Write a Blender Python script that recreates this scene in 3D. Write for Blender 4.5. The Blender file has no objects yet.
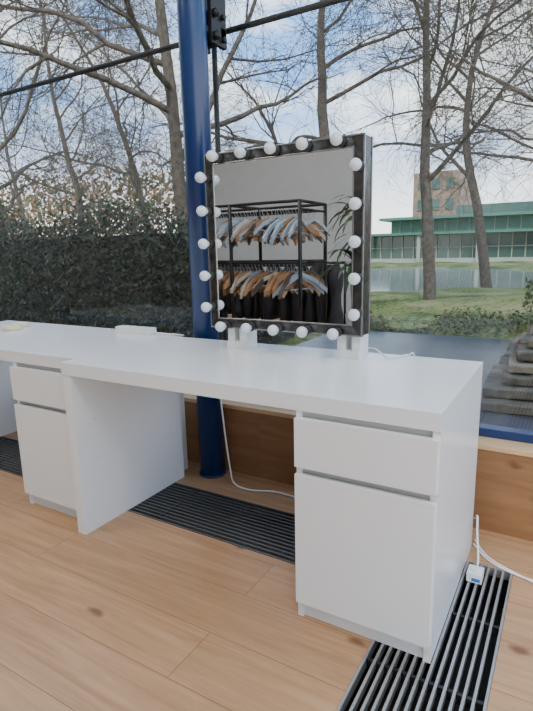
import bpy, bmesh, math, random
from mathutils import Vector, Matrix, Quaternion
random.seed(7)
S=bpy.context.scene
COL=bpy.context.collection

# ------------------------------------------------------------ materials
def new_mat(name):
    m=bpy.data.materials.new(name); m.use_nodes=True
    nt=m.node_tree; b=nt.nodes["Principled BSDF"]
    return m,nt,b
def simple(name,col,rough=.5,metal=0,spec=.5,noise=0,nscale=8,bump=0,bscale=60,coat=0):
    m,nt,b=new_mat(name)
    b.inputs["Base Color"].default_value=(*col,1)
    b.inputs["Roughness"].default_value=rough
    b.inputs["Metallic"].default_value=metal
    b.inputs["Specular IOR Level"].default_value=spec
    if coat: b.inputs["Coat Weight"].default_value=coat
    tc=nt.nodes.new("ShaderNodeTexCoord")
    if noise:
        n=nt.nodes.new("ShaderNodeTexNoise"); n.inputs["Scale"].default_value=nscale; n.inputs["Detail"].default_value=6
        r=nt.nodes.new("ShaderNodeValToRGB")
        r.color_ramp.elements[0].position=.3; r.color_ramp.elements[1].position=.7
        r.color_ramp.elements[0].color=(*[c*(1-noise) for c in col],1)
        r.color_ramp.elements[1].color=(*[min(1,c*(1+noise)) for c in col],1)
        nt.links.new(tc.outputs["Object"],n.inputs["Vector"]); nt.links.new(n.outputs["Fac"],r.inputs["Fac"]); nt.links.new(r.outputs["Color"],b.inputs["Base Color"])
    if bump:
        n=nt.nodes.new("ShaderNodeTexNoise"); n.inputs["Scale"].default_value=bscale; n.inputs["Detail"].default_value=4
        bp=nt.nodes.new("ShaderNodeBump"); bp.inputs["Strength"].default_value=bump; bp.inputs["Distance"].default_value=.01
        nt.links.new(tc.outputs["Object"],n.inputs["Vector"]); nt.links.new(n.outputs["Fac"],bp.inputs["Height"]); nt.links.new(bp.outputs["Normal"],b.inputs["Normal"])
    return m
def wood(name,c1,c2,scale=(1,10,10),planks=None,rough=.4,knots=False,seam=(.25,.13,.07),vertical=False):
    m,nt,b=new_mat(name); L=nt.links.new
    tc=nt.nodes.new("ShaderNodeTexCoord")
    mp=nt.nodes.new("ShaderNodeMapping"); mp.inputs["Scale"].default_value=scale
    src=tc.outputs["Object"]
    if vertical:
        rm=nt.nodes.new("ShaderNodeMapping"); rm.inputs["Rotation"].default_value=(math.radians(-90),0,0); L(src,rm.inputs["Vector"]); src=rm.outputs[0]
    L(src,mp.inputs["Vector"])
    vec=mp.outputs["Vector"]
    if planks:
        br=nt.nodes.new("ShaderNodeTexBrick"); br.offset=.37
        br.inputs["Scale"].default_value=1; br.inputs["Brick Width"].default_value=planks[0]; br.inputs["Row Height"].default_value=planks[1]
        br.inputs["Mortar Size"].default_value=.0011; br.inputs["Mortar Smooth"].default_value=.2
        br.inputs["Color1"].default_value=(0,0,0,1); br.inputs["Color2"].default_value=(1,1,1,1); br.inputs["Mortar"].default_value=(.5,.5,.5,1)
        L(src,br.inputs["Vector"])
        ad=nt.nodes.new("ShaderNodeVectorMath"); ad.operation='MULTIPLY_ADD'
        L(br.outputs["Color"],ad.inputs[0]); ad.inputs[1].default_value=(7,5,9); L(mp.outputs["Vector"],ad.inputs[2]); vec=ad.outputs[0]
    n=nt.nodes.new("ShaderNodeTexNoise"); n.inputs["Scale"].default_value=1.6; n.inputs["Detail"].default_value=11; n.inputs["Roughness"].default_value=.74; n.inputs["Distortion"].default_value=.8
    L(vec,n.inputs["Vector"])
    r=nt.nodes.new("ShaderNodeValToRGB"); r.color_ramp.elements[0].position=.28; r.color_ramp.elements[1].position=.72
    r.color_ramp.elements[0].color=(*c1,1); r.color_ramp.elements[1].color=(*c2,1)
    L(n.outputs["Fac"],r.inputs["Fac"]); out=r.outputs["Color"]
    if planks:
        hs=nt.nodes.new("ShaderNodeHueSaturation"); mr=nt.nodes.new("ShaderNodeMapRange")
        L(br.outputs["Color"],mr.inputs["Value"]); mr.inputs["To Min"].default_value=.95; mr.inputs["To Max"].default_value=1.04
        L(mr.outputs[0],hs.inputs["Value"]); L(out,hs.inputs["Color"]); out=hs.outputs["Color"]
    if knots:
        v=nt.nodes.new("ShaderNodeTexVoronoi"); v.voronoi_dimensions='2D'; v.inputs["Scale"].default_value=1.0
        mk=nt.nodes.new("ShaderNodeMapping"); mk.inputs["Scale"].default_value=(1.3,2.6,1); L(src,mk.inputs["Vector"])
        nd=nt.nodes.new("ShaderNodeTexNoise"); nd.inputs["Scale"].default_value=22; L(src,nd.inputs["Vector"])
        av=nt.nodes.new("ShaderNodeVectorMath"); av.operation='MULTIPLY_ADD'; L(nd.outputs["Color"],av.inputs[0]); av.inputs[1].default_value=(.06,.06,0); L(mk.outputs[0],av.inputs[2])
        L(av.outputs[0],v.inputs["Vector"])
        kr=nt.nodes.new("ShaderNodeValToRGB"); kr.color_ramp.elements[0].position=.018; kr.color_ramp.elements[1].position=.05
        kr.color_ramp.elements[0].color=(.8,.8,.8,1); kr.color_ramp.elements[1].color=(0,0,0,1)
        L(v.outputs["Distance"],kr.inputs["Fac"])
        mx=nt.nodes.new("ShaderNodeMix"); mx.data_type='RGBA'; L(kr.outputs["Color"],mx.inputs[0]); L(out,mx.inputs[6]); mx.inputs[7].default_value=(.13,.05,.02,1); out=mx.outputs[2]
    if planks:
        m2=nt.nodes.new("ShaderNodeMix"); m2.data_type='RGBA'; L(br.outputs["Fac"],m2.inputs[0]); L(out,m2.inputs[6]); m2.inputs[7].default_value=(*seam,1); out=m2.outputs[2]
    L(out,b.inputs["Base Color"]); b.inputs["Roughness"].default_value=rough
    return m

M_white=simple("white_foil",(.76,.76,.76),.22,noise=.015,nscale=5)
M_whitein=simple("white_inner",(.60,.59,.58),.5)
M_gap=simple("recess_shade",(.50,.48,.46),.5)  # shade of the gaps around the drawer, put into the grey colour
M_floor=wood("oak_laminate",(.33,.175,.082),(.57,.345,.19),(1.1,19,19),planks=(1.28,.19),rough=.34,knots=True,seam=(.18,.09,.04))
M_panel=wood("pine_panel",(.19,.085,.033),(.36,.185,.08),(1.2,9,9),planks=(.62,.8),rough=.5,knots=True,vertical=True)
M_ledge=wood("ledge_wood",(.50,.31,.15),(.68,.46,.26),(1.2,14,14),rough=.4)
M_blue=simple("blue_paint",(.003,.026,.115),.30,coat=.3)
M_black=simple("black_metal",(.008,.008,.009),.45,metal=.2)
M_dark=simple("duct_dark",(.008,.008,.009),.8)
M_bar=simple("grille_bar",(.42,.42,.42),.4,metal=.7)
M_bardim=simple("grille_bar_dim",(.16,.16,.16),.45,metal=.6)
M_barblk=simple("grille_black",(.03,.03,.032),.4,metal=.5)
M_wall=simple("plaster_grey",(.46,.48,.49),.9,noise=.03)
M_ceil=simple("ceiling_white",(.75,.75,.74),.9)
M_frame=simple("truss_metal",(.10,.097,.093),.27,metal=.85,noise=.6,nscale=30)
M_frameL=simple("truss_edge",(.34,.335,.33),.25,metal=.95)
M_bulb=simple("opal_bulb",(.64,.68,.73),.10,coat=.8)
M_sock=simple("bulb_socket",(.04,.04,.04),.4)
M_plastic=simple("white_plastic",(.76,.76,.74),.4)
M_tape=simple("tape_roll",(.72,.66,.42),.5)
M_bluep=simple("blue_label",(.03,.15,.55),.4)
m,nt,b=new_mat("mirror_glass"); b.inputs["Metallic"].default_value=1; b.inputs["Roughness"].default_value=.01; b.inputs["Base Color"].default_value=(.86,.87,.87,1); M_mirror=m
m=bpy.data.materials.new("window_glass"); m.use_nodes=True; nt=m.node_tree; nt.nodes.clear()
o=nt.nodes.new("ShaderNodeOutputMaterial"); t=nt.nodes.new("ShaderNodeBsdfTransparent"); t.inputs[0].default_value=(.96,.98,.98,1)
g=nt.nodes.new("ShaderNodeBsdfGlossy"); g.inputs["Roughness"].default_value=.02; mx=nt.nodes.new("ShaderNodeMixShader"); mx.inputs[0].default_value=.045
nt.links.new(t.outputs[0],mx.inputs[1]); nt.links.new(g.outputs[0],mx.inputs[2]); nt.links.new(mx.outputs[0],o.inputs[0]); M_glass=m

# ------------------------------------------------------------ mesh helpers
def box(bm,x0,x1,y0,y1,z0,z1,mi=0,rot=None):
    vs=[bm.verts.new((x,y,z)) for x in (x0,x1) for y in (y0,y1) for z in (z0,z1)]
    if rot is not None:
        for v in vs: v.co=rot@v.co
    for f in ((0,1,3,2),(4,6,7,5),(0,4,5,1),(2,3,7,6),(0,2,6,4),(1,5,7,3)):
        fc=bm.faces.new([vs[i] for i in f]); fc.material_index=mi
def cyl(bm,p0,p1,r,mi=0,n=16,r2=None,smooth=True):
    p0=Vector(p0);p1=Vector(p1); d=(p1-p0)
    q=Vector((0,0,1)).rotation_difference(d.normalized())
    res=bmesh.ops.create_cone(bm,cap_ends=True,segments=n,radius1=r,radius2=r if r2 is None else r2,depth=d.length,matrix=Matrix.Translation((p0+p1)/2)@q.to_matrix().to_4x4())
    fs={f for v in res['verts'] for f in v.link_faces}
    for f in fs: f.material_index=mi; f.smooth=smooth and len(f.verts)==4
def sph(bm,c,r,mi=0,sc=(1,1,1),u=16,v=12):
    res=bmesh.ops.create_uvsphere(bm,u_segments=u,v_segments=v,radius=r,matrix=Matrix.Translation(c)@Matrix.Diagonal((*sc,1)))
    for f in {f for vv in res['verts'] for f in vv.link_faces}: f.material_index=mi; f.smooth=True
def tube(bm,pts,r,mi=0,n=8):
    pts=[Vector(p) for p in pts]
    P=[]
    for i in range(len(pts)-1):
        a=pts[max(i-1,0)];b_=pts[i];c=pts[i+1];d=pts[min(i+2,len(pts)-1)]
        for k in range(6):
            t=k/6; P.append(.5*((2*b_)+(c-a)*t+(2*a-5*b_+4*c-d)*t*t+(3*b_-a-3*c+d)*t**3))
    P.append(pts[-1]); rings=[]
    for i,p in enumerate(P):
        d=(P[min(i+1,len(P)-1)]-P[max(i-1,0)]).normalized(); q=Vector((0,0,1)).rotation_difference(d)
        rings.append([bm.verts.new(p+q@Vector((r*math.cos(2*math.pi*k/n),r*math.sin(2*math.pi*k/n),0))) for k in range(n)])
    for a,b_ in zip(rings,rings[1:]):
        for k in range(n):
            f=bm.faces.new((a[k],a[(k+1)%n],b_[(k+1)%n],b_[k])); f.smooth=True; f.material_index=mi
def finish(bm,name,mats,bevel=0,parent=None):
    bmesh.ops.recalc_face_normals(bm,faces=bm.faces)
    me=bpy.data.meshes.new(name); bm.to_mesh(me); bm.free()
    for x in mats: me.materials.append(x)
    ob=bpy.data.objects.new(name,me); COL.objects.link(ob)
    if bevel:
        md=ob.modifiers.new("bevel",'BEVEL'); md.width=bevel; md.segments=2; md.limit_method='ANGLE'
    if parent: ob.parent=parent
    return ob
def pymesh(name,vs,fs,mats,mi=None,smooth=False):
    me=bpy.data.meshes.new(name); me.from_pydata(vs,[],fs)
    for x in mats: me.materials.append(x)
    if mi: me.polygons.foreach_set("material_index",mi)
    if smooth: me.polygons.foreach_set("use_smooth",[True]*len(fs))
    me.update()
    ob=bpy.data.objects.new(name,me); COL.objects.link(ob); return ob

# ------------------------------------------------------------ room
X0,X1,Y0=-6.0,3.6,-5.2; YW=.79; YG=.90; ZC=4.3
bm=bmesh.new()
for a in ((X0,X1,.548,YW),(X0,1.235,Y0,.228),(1.553,X1,Y0,.548)):
    box(bm,a[0],a[1],a[2],a[3],-.03,0)
finish(bm,"floor",[M_floor])
bm=bmesh.new(); box(bm,X0,1.56,.22,.56,-.16,-.15); box(bm,1.23,1.56,Y0,.56,-.16,-.149)
box(bm,X0,1.56,.548,.56,-.15,-.03); box(bm,X0,1.235,.215,.228,-.15,-.03); box(bm,1.553,1.565,Y0,.56,-.15,-.03); box(bm,1.22,1.235,Y0,.22,-.15,-.03)
finish(bm,"floor_duct",[M_dark])
def grille(name,x0,x1,y0,y1,along):
    bm=bmesh.new(); e=.007; hb=.0036
    box(bm,x0,x1,y0,y0+e,-.03,.002,0); box(bm,x0,x1,y1-e,y1,-.03,.002,0)
    box(bm,x0,x0+e,y0+e,y1-e,-.03,.002,0); box(bm,x1-e,x1,y0+e,y1-e,-.03,.002,0)
    W=(y1-y0) if along=='x' else (x1-x0); n=13; st=(W-2*e)/n
    for i in range(1,n):
        c=e+i*st
        if along=='x': box(bm,x0+e,x1-e,y0+c-hb,y0+c+hb,-.025,0,0)
        else: box(bm,x0+c-hb,x0+c+hb,y0+e,y1-e,-.025,0,0)
    Lg=(x1-x0) if along=='x' else (y1-y0); k=.30; p=k
    while p<Lg-.1:
        if along=='x': box(bm,x0+p-.005,x0+p+.005,y0+e,y1-e,-.03,-.004,1)
        else: box(bm,x0+e,x1-e,y1-p-.005,y1-p+.005,-.03,-.004,1)
        p+=k
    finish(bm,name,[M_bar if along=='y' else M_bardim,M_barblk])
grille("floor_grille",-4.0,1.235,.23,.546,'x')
grille("floor_grille",1.236,1.552,-3.0,.546,'y')
bm=bmesh.new(); box(bm,X0,X1,YW,YW+.03,0,.335); finish(bm,"wall_front",[M_panel])
bm=bmesh.new(); box(bm,X0,X1,YW-.006,.88,.335,.357); finish(bm,"trim_1",[M_ledge],bevel=.003)
bm=bmesh.new(); box(bm,X0,X1,.875,.93,.357,.392); finish(bm,"trim_2",[M_blue],bevel=.003)
bm=bmesh.new(); box(bm,X0,X1,YG-.005,YG+.005,.392,ZC); finish(bm,"window_1",[M_glass])
bm=bmesh.new(); box(bm,X1,X1+.01,Y0,YG,.1,ZC); finish(bm,"unseen_side_window",[M_glass])  # unseen side wall, glazed to let sky light onto cabinet and floor
bm=bmesh.new(); box(bm,X0-.1,X1+.1,Y0-.1,Y0,-.03,ZC); finish(bm,"wall_back",[M_wall])
bm=bmesh.new(); box(bm,X0-.1,X0,Y0,YG,-.03,ZC); finish(bm,"wall_left",[M_wall])
bm=bmesh.new(); box(bm,X0-.1,X1+.1,Y0-.1,YG+.05,ZC,ZC+.1); finish(bm,"ceiling",[M_ceil])
bm=bmesh.new(); cyl(bm,(.145,.722,0),(.145,.722,ZC),.062,n=40); cyl(bm,(.145,.722,0),(.145,.722,.012),.067,n=40)
finish(bm,"blue_steel_column",[M_blue])
bm=bmesh.new()
cyl(bm,(-5.9,1.0,2.125),(3.5,1.0,2.125),.013)
finish(bm,"window_tie_rail",[M_black])
bm=bmesh.new()
cyl(bm,(.09,.955,.40),(.09,.955,2.25),.0135)
finish(bm,"window_mullion",[M_black])
bm=bmesh.new()
for a in ((.110,.160,.78,.80,1.98,2.5),(.185,.205,.78,.893,2.0,2.5),(.095,.115,.79,.893,2.0,2.5),(.10,.205,.85,.89,2.02,2.08)): box(bm,*a)
for z in (2.03,2.12,2.26):
    cyl(bm,(.09,.80,z),(.222,.80,z),.016,n=12); cyl(bm,(.085,.86,z),(.222,.86,z),.012,n=12); sph(bm,(.215,.80,z),.018)
finish(bm,"steel_bracket",[M_black],bevel=.002)

# ------------------------------------------------------------ desks
H=.708
def desk(ox,oy):
    bm=bmesh.new()
    def B(x0,x1,y0,y1,z0,z1,mi=0): box(bm,ox+x0,ox+x1,oy+y0,oy+y1,z0,z1,mi)
    B(0,1.4,0,.65,H-.048,H)
    B(0,.045,.003,.62,0,H-.048)
    B(1.38,1.4,.004,.645,0,H-.048)
    B(1.0,1.018,.004,.645,0,H-.048)
    B(1.018,1.38,.627,.643,0,H-.05)
    B(1.018,1.38,.02,.63,.055,.07)
    B(1.018,1.38,.014,.03,0,.056)
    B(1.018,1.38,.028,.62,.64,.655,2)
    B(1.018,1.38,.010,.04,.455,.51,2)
    B(1.003,1.397,-.016,.004,.497,.642)
    B(1.003,1.397,-.016,.004,.060,.474)
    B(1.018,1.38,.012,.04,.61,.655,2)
    B(1.018,1.38,.03,.60,.505,.515,1)
    for hz in (.14,.30,.46):                                    # shelf-pin holes on the leg panel
        cyl(bm,(ox+.0448,oy+.10,hz),(ox+.0454,oy+.10,hz),.0035,2,n=10); cyl(bm,(ox+.0448,oy+.54,hz),(ox+.0454,oy+.54,hz),.0035,2,n=10)
    finish(bm,"white_desk",[M_white,M_whitein,M_gap],bevel=.0018)
desk(0,0); desk(-1.405,.065)

# ------------------------------------------------------------ mirror
bm=bmesh.new()
mx0,mx1,my0,my1,mz0,mz1=.345,1.012,.50,.578,.794,1.480; w=.042
def ring(y0,y1,x0,x1,z0,z1,t,mi):
    box(bm,x0,x0+t,y0,y1,z0,z1,mi); box(bm,x1-t,x1,y0,y1,z0,z1,mi)
    box(bm,x0+t,x1-t,y0,y1,z0,z0+t,mi); box(bm,x0+t,x1-t,y0,y1,z1-t,z1,mi)
ring(my0,my0+.004,mx0,mx1,mz0,mz1,w,0)
ring(my0-.004,my0+.006,mx0-.001,mx1+.001,mz0-.001,mz1+.001,.006,1)
ring(my0-.004,my0+.004,mx0+w-.005,mx1-w+.005,mz0+w-.005,mz1-w+.005,.005,1)
ring(my0+.004,my1,mx0+.002,mx1-.002,mz0+.002,mz1-.002,.012,0)
ring(my1-.008,my1,mx0-.001,mx1+.001,mz0-.001,mz1+.001,.012,1)
box(bm,mx0+.012,mx1-.012,my0+.004,my0+.03,mz0+.012,mz1-.012,0)
box(bm,mx0+w-.003,mx1-w+.003,my0-.001,my0+.004,mz0+w-.003,mz1-w+.003,2)
def bulb(x,z):
    y=my0
    cyl(bm,(x,y,z),(x,y-.014,z),.017,4,n=20); cyl(bm,(x,y-.014,z),(x,y-.026,z),.0135,1,n=20)
    sph(bm,(x,y-.048,z),.0212,3,u=20,v=14); cyl(bm,(x,y-.022,z),(x,y-.038,z),.013,3,n=20,r2=.0188)
c=w/2
for i in range(5):
    bulb(.416+i*.1280,mz1-c+.004)
    bulb(.424+i*.1235,mz0+c-.010)
    bulb(mx0+c-.010,1.390-i*.127)
    bulb(mx1-c+.006,1.376-i*.1245)
for fx in (.462,.955):
    box(bm,fx-.045,fx+.045,.505,.60,H,H+.03,5)
    box(bm,fx-.045,fx-.012,.515,.60,H+.03,mz0+.005,5); box(bm,fx+.012,fx+.045,.515,.60,H+.03,mz0+.005,5); box(bm,fx-.012,fx+.012,.55,.60,H+.03,mz0,5)
finish(bm,"vanity_mirror",[M_frame,M_frameL,M_mirror,M_bulb,M_sock,M_plastic],bevel=.001)

# small stuff
bm=bmesh.new(); box(bm,-.36,-.13,.62,.675,H,H+.032)
for i in range(4): cyl(bm,(-.33+i*.055,.648,H+.030),(-.33+i*.055,.648,H+.034),.018,1)
tube(bm,[(-.13,.65,H+.015),(-.08,.655,H+.006),(.0,.665,H+.006),(.05,.668,H+.004)],.004)
finish(bm,"power_strip",[M_plastic,M_whitein],bevel=.003)
bm=bmesh.new()
for (x,y,z) in ((-.98,.46,H),(-1.06,.56,H)):
    cyl(bm,(x,y,z),(x,y,z+.022),.05,0,n=32); cyl(bm,(x,y,z+.0221),(x,y,z+.0225),.036,1,n=32)
finish(bm,"tape_roll",[M_tape,M_plastic])
bm=bmesh.new()
tube(bm,[(.20,.672,H-.02),(.215,.69,.55),(.23,.70,.40),(.245,.705,.22),(.27,.70,.06),(.32,.66,.008),(.42,.64,.006),(.55,.68,.006),(.75,.66,.006),(.98,.64,.006)],.0042)
finish(bm,"power_cable",[M_plastic])
bm=bmesh.new()
tube(bm,[(.93,.62,H+.006),(1.0,.64,H+.02),(1.05,.60,H+.012),(1.09,.56,H+.005),(1.12,.60,H+.004),(1.14,.645,H+.004),(1.16,.668,H-.02),(1.18,.68,.4)],.0032)
finish(bm,"power_cable",[M_plastic])
bm=bmesh.new()
box(bm,1.420,1.468,.42,.475,.002,.034,0); box(bm,1.436,1.463,.418,.42,.008,.020,1)
cyl(bm,(1.444,.448,.034),(1.444,.448,.042),.014,0)
tube(bm,[(1.444,.475,.018),(1.44,.53,.03),(1.425,.58,.10),(1.415,.64,.13),(1.40,.68,.10)],.004)
tube(bm,[(1.405,.69,.005),(1.46,.60,.005),(1.54,.545,.006),(1.66,.50,.006),(1.9,.44,.006)],.0038)
tube(bm,[(1.405,.66,.005),(1.47,.575,.005),(1.56,.53,.006),(1.68,.515,.006),(1.9,.50,.006)],.0038)
finish(bm,"extension_plug",[M_plastic,M_bluep],bevel=.002)

# ------------------------------------------------------------ reflected part of the room
M_rack=simple("rack_black",(.012,.012,.012),.4,metal=.4)
bm=bmesh.new()
rx0,rx1,ry0,ry1=-2.3,-.50,-2.55,-2.0
RT,R1,R2=1.53,1.46,.96
for x in (rx0,-1.25,rx1):
    for y in (ry0,ry1): cyl(bm,(x,y,0),(x,y,RT),.018)
for z in (RT,R2+.03,.12):
    for y in (ry0,ry1): cyl(bm,(rx0,y,z),(rx1,y,z),.014)
    for x in (rx0,-1.25,rx1): cyl(bm,(x,ry0,z),(x,ry1,z),.014)
for yy in (-2.15,-2.40):
    cyl(bm,(rx0,yy,R1),(rx1,yy,R1),.012); cyl(bm,(rx0,yy,R2),(rx1,yy,R2),.012)
for x in (rx0,rx1):
    cyl(bm,(x,ry0,R1),(x,ry1,R1),.011); cyl(bm,(x,ry0,R2),(x,ry1,R2),.011)
rack=finish(bm,"clothes_rack",[M_rack])
bm=bmesh.new()
random.seed(3)
def hanger(x,y,z,mi,ang,sc):
    R=Matrix.Translation((x,y,z))@Matrix.Rotation(ang,4,'Z')@Matrix.Rotation(random.uniform(-.16,.16),4,'X')@Matrix.Scale(sc,4)
    a=[R@Vector(p) for p in ((0,0,.012),(0,.02,0),(0,.012,-.03),(0,0,-.05),(0,0,-.075))]
    tube(bm,a,.003,2,n=4)
    for s in (-1,1):
        vs=[]
        for t,dz,hh in ((0,0,.034),(.5,-.055,.040),(1,-.155,.038)):
            for dx in (-.010,.010):
                for q in (0,-hh): vs.append(bm.verts.new(R@Vector((dx,s*t*.21,-.066+dz+q))))
        for k in (0,4):
            for q in ((0,1,5,4),(2,6,7,3),(0,4,6,2),(1,3,7,5)):
                f=bm.faces.new([vs[k+i] for i in q]); f.material_index=mi
        f=bm.faces.new([vs[8],vs[9],vs[11],vs[10]]); f.material_index=mi
    if random.random()<.6:
        a,b_=R@Vector((0,-.2,-.20)),R@Vector((0,.2,-.20)); cyl(bm,a,b_,.006,mi,n=6)
for yy in (-2.15,-2.40):
  for z in (R1+.012,R2+.012):
    x=rx0+.05
    while x<rx1-.04:
        hanger(x,yy,z,random.choice([0,1,1,1,3,4]) if z>1.2 else random.choice([0,0,3,1,4]),random.uniform(-.1,1.0),random.uniform(.95,1.2)); x+=random.uniform(.024,.05)
finish(bm,"clothes_hangers",[simple("hanger_wood",(.40,.21,.095),.5),simple("hanger_blue",(.33,.41,.48),.5),M_bar,simple("hanger_pale",(.56,.46,.34),.5),simple("hanger_dark",(.10,.07,.05),.5)],parent=None)
bm=bmesh.new()
for x in (-2.6,-.55):
    cyl(bm,(x,-3.2,0),(x,-3.2,.95),.014); cyl(bm,(x,-3.45,.012),(x,-2.95,.012),.014)
cyl(bm,(-2.6,-3.2,.95),(-.55,-3.2,.95),.014)
x=-2.5
while x<-.62:
    L0=random.uniform(.55,.78); hw=random.uniform(.16,.24); th=random.uniform(.018,.035); a=random.uniform(-.4,.4)
    R=Matrix.Translation((x,-3.2,.93))@Matrix.Rotation(a,4,'Z'); rows=[]
    for t in range(7):
        q=t/6; ww=hw*(.25 if t==0 else (1 if t==1 else .92+.18*q)); zz=-L0*q
        rows.append([bm.verts.new(R@Vector((dx*th*(1+.5*math.sin(q*9+x*20)),s*ww,zz))) for dx,s in ((-1,-1),(1,-1),(1.3,0),(1,1),(-1,1),(-1.3,0))])
    for a_,b_ in zip(rows,rows[1:]):
        for k in range(6):
            f=bm.faces.new((a_[k],a_[(k+1)%6],b_[(k+1)%6],b_[k])); f.material_index=1; f.smooth=True
    bm.faces.new(rows[0]).material_index=1; bm.faces.new(rows[-1]).material_index=1
    x+=random.uniform(.09,.22)
finish(bm,"garment_rail",[M_rack,simple("black_cloth",(.018,.018,.022),.9)])
bm=bmesh.new()
PX=-.02
cyl(bm,(PX,-2.35,0),(PX,-2.35,.5),.13,0,n=28,r2=.17); cyl(bm,(PX,-2.35,.5),(PX,-2.35,.503),.155,1,n=28)
for (sx,sy,sh) in ((0,0,.95),(.05,.03,.7),(-.05,-.02,.5)):
    top=Vector((PX+sx*1.6,-2.35+sy,.5+sh)); cyl(bm,(PX+sx,-2.35+sy,.5),top,.012,1,n=8)
    for i in range(28):
        a=random.uniform(0,6.28); el=random.uniform(.1,1.3); Ln=random.uniform(.36,.55)
        d=Vector((math.cos(a),math.sin(a),0)); s=Vector((-d.y,d.x,0)); prev=None; p=top-Vector((0,0,random.uniform(0,.15)))
        for k in range(7):
            t=k/6; ee=el-t*1.9; wd=.028*math.sin(math.pi*min(.98,t*.85+.15))
            r=[bm.verts.new(p+s*wd),bm.verts.new(p-s*wd)]
            if prev: f=bm.faces.new((prev[0],prev[1],r[1],r[0])); f.material_index=2
            prev=r; p=p+(d*math.cos(ee)+Vector((0,0,math.sin(ee))))*Ln/6
finish(bm,"potted_dracaena",[simple("pot_grey",(.45,.44,.42),.7),simple("plant_stem",(.14,.09,.05),.8),simple("plant_leaf",(.025,.07,.025),.45)])
for i,(x,y) in enumerate(((-2.0,-1.9),(1.8,-1.9))):  # added ceiling panels and lamps, out of view, brightening the desk fronts
    bm=bmesh.new(); box(bm,x-1.0,x+1.0,y-.6,y+.6,ZC-.05,ZC,0)
    ob=finish(bm,"added_fill_panel",[M_ceil],bevel=.004)
    l=bpy.data.lights.new("fill_lamp",'AREA'); l.shape='RECTANGLE'; l.size=1.9; l.size_y=1.1; l.energy=88; l.color=(1,.97,.92)
    lo=bpy.data.objects.new("fill_lamp",l); COL.objects.link(lo); lo.parent=ob; lo.location=(x,y,ZC-.06)

# ------------------------------------------------------------ exterior
def ground_h(x,y):
    h=-.03
    cx,cy=-9.0,21.0
    d=((x-cx)/10.5)**2+((y-cy)/9.5)**2
    if d<1.25: h-=.5*min(1,(1.25-d)*1.6)
    h+=.55*math.exp(-(((x-3.5)/3.2)**2+((y-8.5)/3.0)**2))
    h+=.05*math.sin(x*1.3+y*.7)*math.cos(y*.9)*(.3 if y<7 else 1)
    return h
vs=[];fs=[];nx,ny=110,110
for j in range(ny+1):
    for i in range(nx+1):
        x=-45+75*i/nx; y=3.45+ (80)*(j/ny)**1.6; vs.append((x,y,ground_h(x,y)-(.12 if (x>-1.3 and y<5.5) else 0)))
for j in range(ny):
    for i in range(nx):
        a=j*(nx+1)+i; fs.append((a,a+1,a+nx+2,a+nx+1))
m,nt,b=new_mat("grass_litter"); L=nt.links.new
tc=nt.nodes.new("ShaderNodeTexCoord"); n1=nt.nodes.new("ShaderNodeTexNoise"); n1.inputs["Scale"].default_value=.8; n1.inputs["Detail"].default_value=8
n2=nt.nodes.new("ShaderNodeTexNoise"); n2.inputs["Scale"].default_value=14; n2.inputs["Detail"].default_value=8
ad=nt.nodes.new("ShaderNodeMath"); ad.operation='ADD'; L(tc.outputs["Object"],n1.inputs["Vector"]); L(tc.outputs["Object"],n2.inputs["Vector"]); L(n1.outputs["Fac"],ad.inputs[0]); L(n2.outputs["Fac"],ad.inputs[1])
mr=nt.nodes.new("ShaderNodeMapRange"); mr.inputs["From Min"].default_value=.75; mr.inputs["From Max"].default_value=1.3; L(ad.outputs[0],mr.inputs["Value"])
r=nt.nodes.new("ShaderNodeValToRGB"); r.color_ramp.elements[0].position=.1; r.color_ramp.elements[0].color=(.05,.06,.022,1); r.color_ramp.elements[1].position=.85; r.color_ramp.elements[1].color=(.30,.24,.13,1)
e=r.color_ramp.elements.new(.38); e.color=(.11,.155,.04,1); e=r.color_ramp.elements.new(.58); e.color=(.20,.21,.075,1)
L(mr.outputs[0],r.inputs["Fac"]); L(r.outputs["Color"],b.inputs["Base Color"]); b.inputs["Roughness"].default_value=1; b.inputs["Specular IOR Level"].default_value=.1
pymesh("ground_lawn",vs,fs,[m],smooth=True)
m,nt,b=new_mat("pond_water"); b.inputs["Base Color"].default_value=(.24,.25,.21,1); b.inputs["Roughness"].default_value=.12
n=nt.nodes.new("ShaderNodeTexNoise"); n.inputs["Scale"].default_value=5; bp=nt.nodes.new("ShaderNodeBump"); bp.inputs["Strength"].default_value=.3; nt.links.new(n.outputs[0],bp.inputs["Height"]); nt.links.new(bp.outputs[0],b.inputs["Normal"])
bm=bmesh.new(); box(bm,-19.8,2.4,10.8,31.2,-.22,-.15); finish(bm,"pond_water",[m])
m,nt,b=new_mat("terrace_paving"); L=nt.links.new
tc=nt.nodes.new("ShaderNodeTexCoord"); br=nt.nodes.new("ShaderNodeTexBrick"); br.inputs["Scale"].default_value=1; br.inputs["Brick Width"].default_value=.6; br.inputs["Row Height"].default_value=.4; br.inputs["Mortar Size"].default_value=.006
br.inputs["Color1"].default_value=(.075,.08,.085,1); br.inputs["Color2"].default_value=(.12,.125,.13,1); br.inputs["Mortar"].default_value=(.035,.035,.035,1)
n=nt.nodes.new("ShaderNodeTexNoise"); n.inputs["Scale"].default_value=3; n.inputs["Detail"].default_value=8
mx=nt.nodes.new("ShaderNodeMix"); mx.data_type='RGBA'; mx.blend_type='MULTIPLY'; mx.inputs[0].default_value=.6
L(tc.outputs["Object"],br.inputs["Vector"]); L(tc.outputs["Object"],n.inputs["Vector"]); L(br.outputs["Color"],mx.inputs[6]); L(n.outputs["Color"],mx.inputs[7]); L(mx.outputs[2],b.inputs["Base Color"]); b.inputs["Roughness"].default_value=.38
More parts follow.
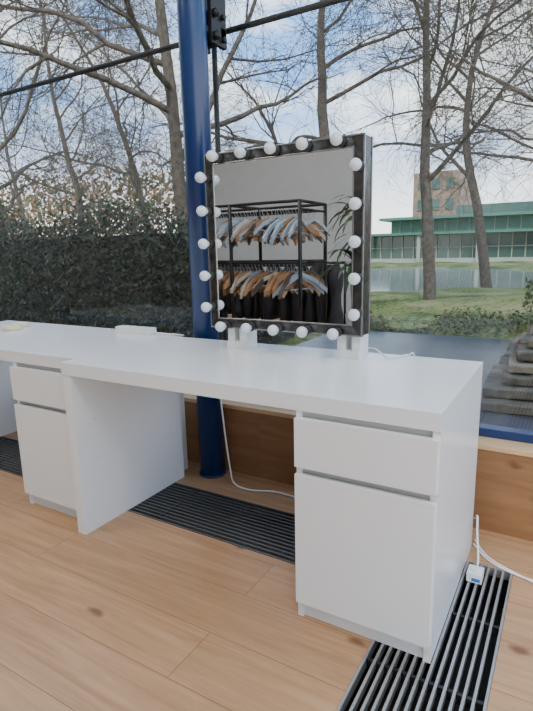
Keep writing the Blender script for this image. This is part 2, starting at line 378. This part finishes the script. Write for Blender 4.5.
bm=bmesh.new(); box(bm,-14,9,.95,3.45,-.2,-.01); box(bm,-1.15,9,3.45,5.5,-.2,-.01); finish(bm,"terrace_paving",[m])
random.seed(5)
bm=bmesh.new()
def stones(x0,x1,y0,y1,z0,courses,ch,step):
    for c_ in range(courses):
        z=z0+c_*ch; xx=x0+c_*step+random.uniform(-.04,.04)
        while xx<x1:
            wd=random.uniform(.18,.5); yy=y0+c_*.10
            while yy<y1:
                dp=random.uniform(.3,.5)
                j=lambda a:random.uniform(-a,a)
                R=Matrix.Translation((xx+wd/2,yy+dp/2,z))@Matrix.Rotation(j(.10),4,'Z')@Matrix.Rotation(j(.02),4,'Y')
                box(bm,-wd/2+j(.02),wd/2-.01,-dp/2+j(.03),dp/2-.01,.004,ch-.006+j(.010),random.choice([0,0,1]),rot=R); yy+=dp
            xx+=wd
stones(1.12,4.5,2.45,4.6,-.01,8,.072,.06)
finish(bm,"dry_stone_steps",[simple("slate_a",(.11,.09,.066),.85,noise=.5,nscale=9,bump=.7),simple("slate_b",(.20,.165,.115),.85,noise=.5,nscale=7,bump=.6)],bevel=.010)
bm=bmesh.new()
for i in range(12): box(bm,1.2,3.0,1.05+i*.055,1.05+i*.055+.02,-.01,.012,0)
box(bm,1.18,1.2,1.03,1.70,-.01,.014); box(bm,1.2,3,1.03,1.045,-.01,.014)
finish(bm,"drain_grate",[M_barblk])

def leafmass(name,boxes,n,size,mats,seed,shell=True):
    rd=random.Random(seed); vs=[];fs=[];mi=[]
    for (x0,x1,y0,y1,z0,z1) in boxes:
        k=int(n/len(boxes))
        for _ in range(k):
            x=rd.uniform(x0,x1); top=z1+.16*math.sin(x*2.1+y0)+.09*math.sin(x*5.3)+rd.gauss(0,.06+.04*(z1-z0 if not shell else 0))
            z=z0+max(0,(top-z0))*rd.random()**.8
            y=rd.uniform(y0,y1) if (z>top-.35 or not shell) else y0+abs(rd.gauss(0,.22))
            p=Vector((x,y,z)); q=Quaternion((rd.gauss(0,1),rd.gauss(0,1),rd.gauss(0,1),rd.gauss(0,1))).normalized()
            s=size*rd.uniform(.6,1.4); b_=len(vs)
            for c_ in ((-1,0,0),(0,-.5,.1),(1,0,0),(0,.5,.1)): vs.append(tuple(p+q@(Vector(c_)*s)))
            fs.append((b_,b_+1,b_+2,b_+3)); mi.append(rd.choice(range(len(mats))))
    return pymesh(name,vs,fs,mats,mi)
LG=[simple("leaf_dark",(.022,.036,.016),.5),simple("leaf_mid",(.055,.078,.032),.5),simple("leaf_brown",(.11,.08,.045),.7)]
hb=leafmass("hedge",[(-12,-1.25,3.6,4.7,.04,1.66)],38000,.033,LG,1)
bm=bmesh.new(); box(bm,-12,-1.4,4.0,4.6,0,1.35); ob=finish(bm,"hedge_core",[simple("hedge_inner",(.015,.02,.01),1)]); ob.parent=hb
leafmass("ivy_groundcover",[(1.3,4.5,3.3,4.9,.58,.80),(-1.0,2.6,5.55,6.3,0,.14)],8000,.03,[simple("ivy_a",(.05,.10,.02),.6),simple("ivy_b",(.13,.16,.045),.6),LG[2]],2)
M_far=[simple("far_twig",(.22,.15,.10),.9),simple("far_green",(.12,.14,.06),.9),simple("far_pale",(.42,.25,.13),.9)]
leafmass("distant_thicket",[(-70,-21,22,36,0,6.8),(4,34,27,33,0,4.5)],28000,.22,M_far,4,shell=False)

# trees
M_bark=simple("bark",(.105,.086,.069),.9,noise=.45,nscale=14,bump=.5,bscale=30,spec=.2)
def tree(name,loc,h,r0,seed,lean=(0,0),limbs=13,zstart=.25,spread=1.0,sub=8,reach=.5,lim=.48):
    rd=random.Random(seed); vs=[];fs=[]
    def tb(pts,rad,n):
        prev=None
        for i,p in enumerate(pts):
            d=(pts[min(i+1,len(pts)-1)]-pts[max(i-1,0)]).normalized(); q=Vector((0,0,1)).rotation_difference(d)
            b_=len(vs)
            for k in range(n): vs.append(tuple(p+q@Vector((rad[i]*math.cos(6.2832*k/n),rad[i]*math.sin(6.2832*k/n),0))))
            if prev is not None:
                for k in range(n): fs.append((prev+k,prev+(k+1)%n,b_+(k+1)%n,b_+k))
            prev=b_
    def grow(p,d,L_,r,lvl):
        ns={0:14,1:10,2:6,3:4,4:3}[lvl]; pts=[p.copy()];rad=[r]
        dirs=[d.copy()]
        for i in range(ns):
            wob={0:.06,1:.16,2:.2,3:.22,4:.25}[lvl]
            g={0:0,1:.02-.05*i/ns,2:-.03,3:-.05,4:-.04}[lvl]
            d=(d+Vector((rd.gauss(0,wob),rd.gauss(0,wob),rd.gauss(0,wob)+g))).normalized()
            q=p+d*L_/ns
            if q.y<1.9 and d.y<0:                      # branches kept clear of the building
                d=Vector((d.x,abs(d.y)*.4,d.z)).normalized(); q=p+d*L_/ns
            p=q; pts.append(p.copy()); rad.append(max(r*(1-.84*(i+1)/ns),.0036)); dirs.append(d.copy())
        tb(pts,rad,{0:10,1:6,2:4,3:3,4:3}[lvl])
        if lvl==4: return
        kids={0:limbs,1:sub,2:8,3:4}[lvl]
        for k in range(kids):
            t=(zstart+(1-zstart)*(k+rd.random())/kids) if lvl==0 else (.18+.82*(k+rd.random())/kids)
            i=min(int(t*ns),ns-1); u=t*ns-i; pp=pts[i].lerp(pts[i+1],u); dd=dirs[i]
            ax=dd.orthogonal().normalized(); ax=Quaternion(dd,rd.uniform(0,6.283))@ax
            ang=rd.uniform(.75,1.3)*spread if lvl==0 else rd.uniform(.4,.95)
            nd=Quaternion(ax,ang)@dd
            rr=rad[i]*{0:lim,1:.5,2:.55,3:.7}[lvl]
            ll={0:h*reach*(1.15-t*.6),1:L_*.5,2:L_*.55,3:L_*.6}[lvl]*rd.uniform(.7,1.2)
            grow(pp,nd,ll,max(rr,.0042),lvl+1)
    grow(Vector(loc),Vector((lean[0],lean[1],1)).normalized(),h,r0,0)
    o=pymesh(name,vs,fs,[M_bark],smooth=True); o["org"]=loc; return o
t1=tree("bare_tree",(-.80,9.3,-.1),9,.13,11,(.02,.0))
t2=tree("bare_tree",(-.45,14.4,-.1),11,.15,12,(-.06,0))
t3=tree("bare_tree",(-2.35,7.9,-.1),9,.15,13)
t4=tree("bare_tree",(-3.45,5.0,-.1),8,.125,14,(-.03,0),limbs=17,reach=.62,lim=.58)
t5=tree("bare_tree",(-8.6,5.4,-.1),8,.12,15,(.05,0),limbs=16,reach=.62,lim=.52)
t6=tree("bare_tree",(2.6,6.9,-.1),8,.11,16,(-.03,0),limbs=15,reach=.58,lim=.55)
def inst(src,loc,rz,s):
    o=bpy.data.objects.new("bare_tree",src.data); COL.objects.link(o)
    o.matrix_world=Matrix.Translation(loc)@Matrix.Rotation(rz,4,'Z')@Matrix.Scale(s,4)@Matrix.Translation(-Vector(src["org"]))
rd=random.Random(9)
for k,(x,y,s) in enumerate(((-14,12,1.1),(-17,19,1.3),(-24,17,1.2),(.9,17,1.1),(3.4,14,1.1),(1.2,23,1.3),(-21,27,1.1),(-27,28,1.2))):
    inst((t1,t2,t3,t4)[k%4],(x,y,-.1),rd.uniform(0,6),s)

# pavilion across the pond
M_conc=simple("pavilion_white",(.38,.39,.33),.6); M_teal=simple("pavilion_glass",(.055,.12,.095),.15,spec=.6); M_brick=simple("brick_brown",(.27,.19,.13),.8,noise=.2,nscale=2); M_roof=simple("pavilion_roof",(.07,.19,.13),.45)
bm=bmesh.new()
bx0,bx1,by=-12.5,2.5,39
box(bm,bx0,bx1,by,by+8,-.1,2.0,1); box(bm,bx0+1.4,bx1,by+.8,by+8,2.0,3.1,3)
box(bm,bx0-.8,bx1+.8,by-1.6,by+9,1.95,2.12,3); box(bm,bx0+.8,bx1+.4,by-.4,by+9,3.1,3.3,3); box(bm,bx0+6,bx1-3,by+2,by+7,3.3,4.1,1)
box(bm,bx0-.5,bx1+.5,by-1,by,-.1,.25,0)
x=bx0; k=0
while x<bx1:
    box(bm,x,x+.07,by-.12,by,.25,1.95,0)
    if x>bx0+1.2: box(bm,x+.4,x+.45,by+.7,by+.8,2.12,3.1,0)
    x+=.85
box(bm,bx0,bx1,by-.1,by,1.0,1.07,0)
for x in (bx0,bx0+4.1,bx0+8.2,bx0+12.3,bx1): box(bm,x-.12,x+.12,by-1.3,by-1.05,-.1,1.95,0)
box(bm,-12.5,-8.4,by+12,by+20,0,8.0,2)
for i in range(3):
    for j in range(3): box(bm,-12+i*1.3,-11.3+i*1.3,by+11.9,by+12,2.6+j*1.9,3.6+j*1.9,1)
finish(bm,"lakeside_pavilion",[M_conc,M_teal,M_brick,M_roof])

# ------------------------------------------------------------ world and sun
w_=bpy.data.worlds.new("sky"); S.world=w_; w_.use_nodes=True; nt=w_.node_tree; L=nt.links.new
bg=nt.nodes["Background"]; tc=nt.nodes.new("ShaderNodeTexCoord"); mp=nt.nodes.new("ShaderNodeMapping"); mp.inputs["Scale"].default_value=(1,1,2.6)
n=nt.nodes.new("ShaderNodeTexNoise"); n.inputs["Scale"].default_value=3.4; n.inputs["Detail"].default_value=7; n.inputs["Roughness"].default_value=.55
r=nt.nodes.new("ShaderNodeValToRGB"); r.color_ramp.elements[0].position=.45; r.color_ramp.elements[0].color=(.20,.40,.78,1); r.color_ramp.elements[1].position=.62; r.color_ramp.elements[1].color=(.93,.97,1,1)
sx=nt.nodes.new("ShaderNodeSeparateXYZ"); mr=nt.nodes.new("ShaderNodeMapRange"); mr.inputs["From Min"].default_value=.02; mr.inputs["From Max"].default_value=.26; mr.inputs["To Min"].default_value=1; mr.inputs["To Max"].default_value=0
mx=nt.nodes.new("ShaderNodeMix"); mx.data_type='RGBA'; mx.inputs[7].default_value=(1,.98,.94,1)
L(tc.outputs["Generated"],mp.inputs["Vector"]); L(mp.outputs[0],n.inputs["Vector"]); L(n.outputs["Fac"],r.inputs["Fac"]); L(tc.outputs["Generated"],sx.inputs[0]); L(sx.outputs["Z"],mr.inputs["Value"]); L(mr.outputs[0],mx.inputs[0]); L(r.outputs["Color"],mx.inputs[6]); L(mx.outputs[2],bg.inputs["Color"])
bg.inputs["Strength"].default_value=3.2
l=bpy.data.lights.new("sun",'SUN'); l.energy=3.6; l.angle=.2; l.color=(1,.92,.80); lo=bpy.data.objects.new("sun",l); COL.objects.link(lo)
lo.rotation_euler=Vector((-.3,.75,-.6)).to_track_quat('-Z','Y').to_euler(); lo.location=(4,-8,10)

# ------------------------------------------------------------ camera
y,p,rl=.5371,-.2012,-.0224
f=Vector((-math.sin(y)*math.cos(p),math.cos(y)*math.cos(p),math.sin(p))); rt=Vector((math.cos(y),math.sin(y),0)); up=rt.cross(f)
r2=rt*math.cos(rl)+up*math.sin(rl); u2=-rt*math.sin(rl)+up*math.cos(rl)
M=Matrix((( r2.x,u2.x,-f.x,1.6499),(r2.y,u2.y,-f.y,-1.244),(r2.z,u2.z,-f.z,1.106),(0,0,0,1)))
c=bpy.data.cameras.new("camera"); c.sensor_fit='VERTICAL'; c.sensor_height=36; c.lens=516.5/711*36; c.clip_start=.05; c.clip_end=300
co=bpy.data.objects.new("camera",c); COL.objects.link(co); co.matrix_world=M; S.camera=co
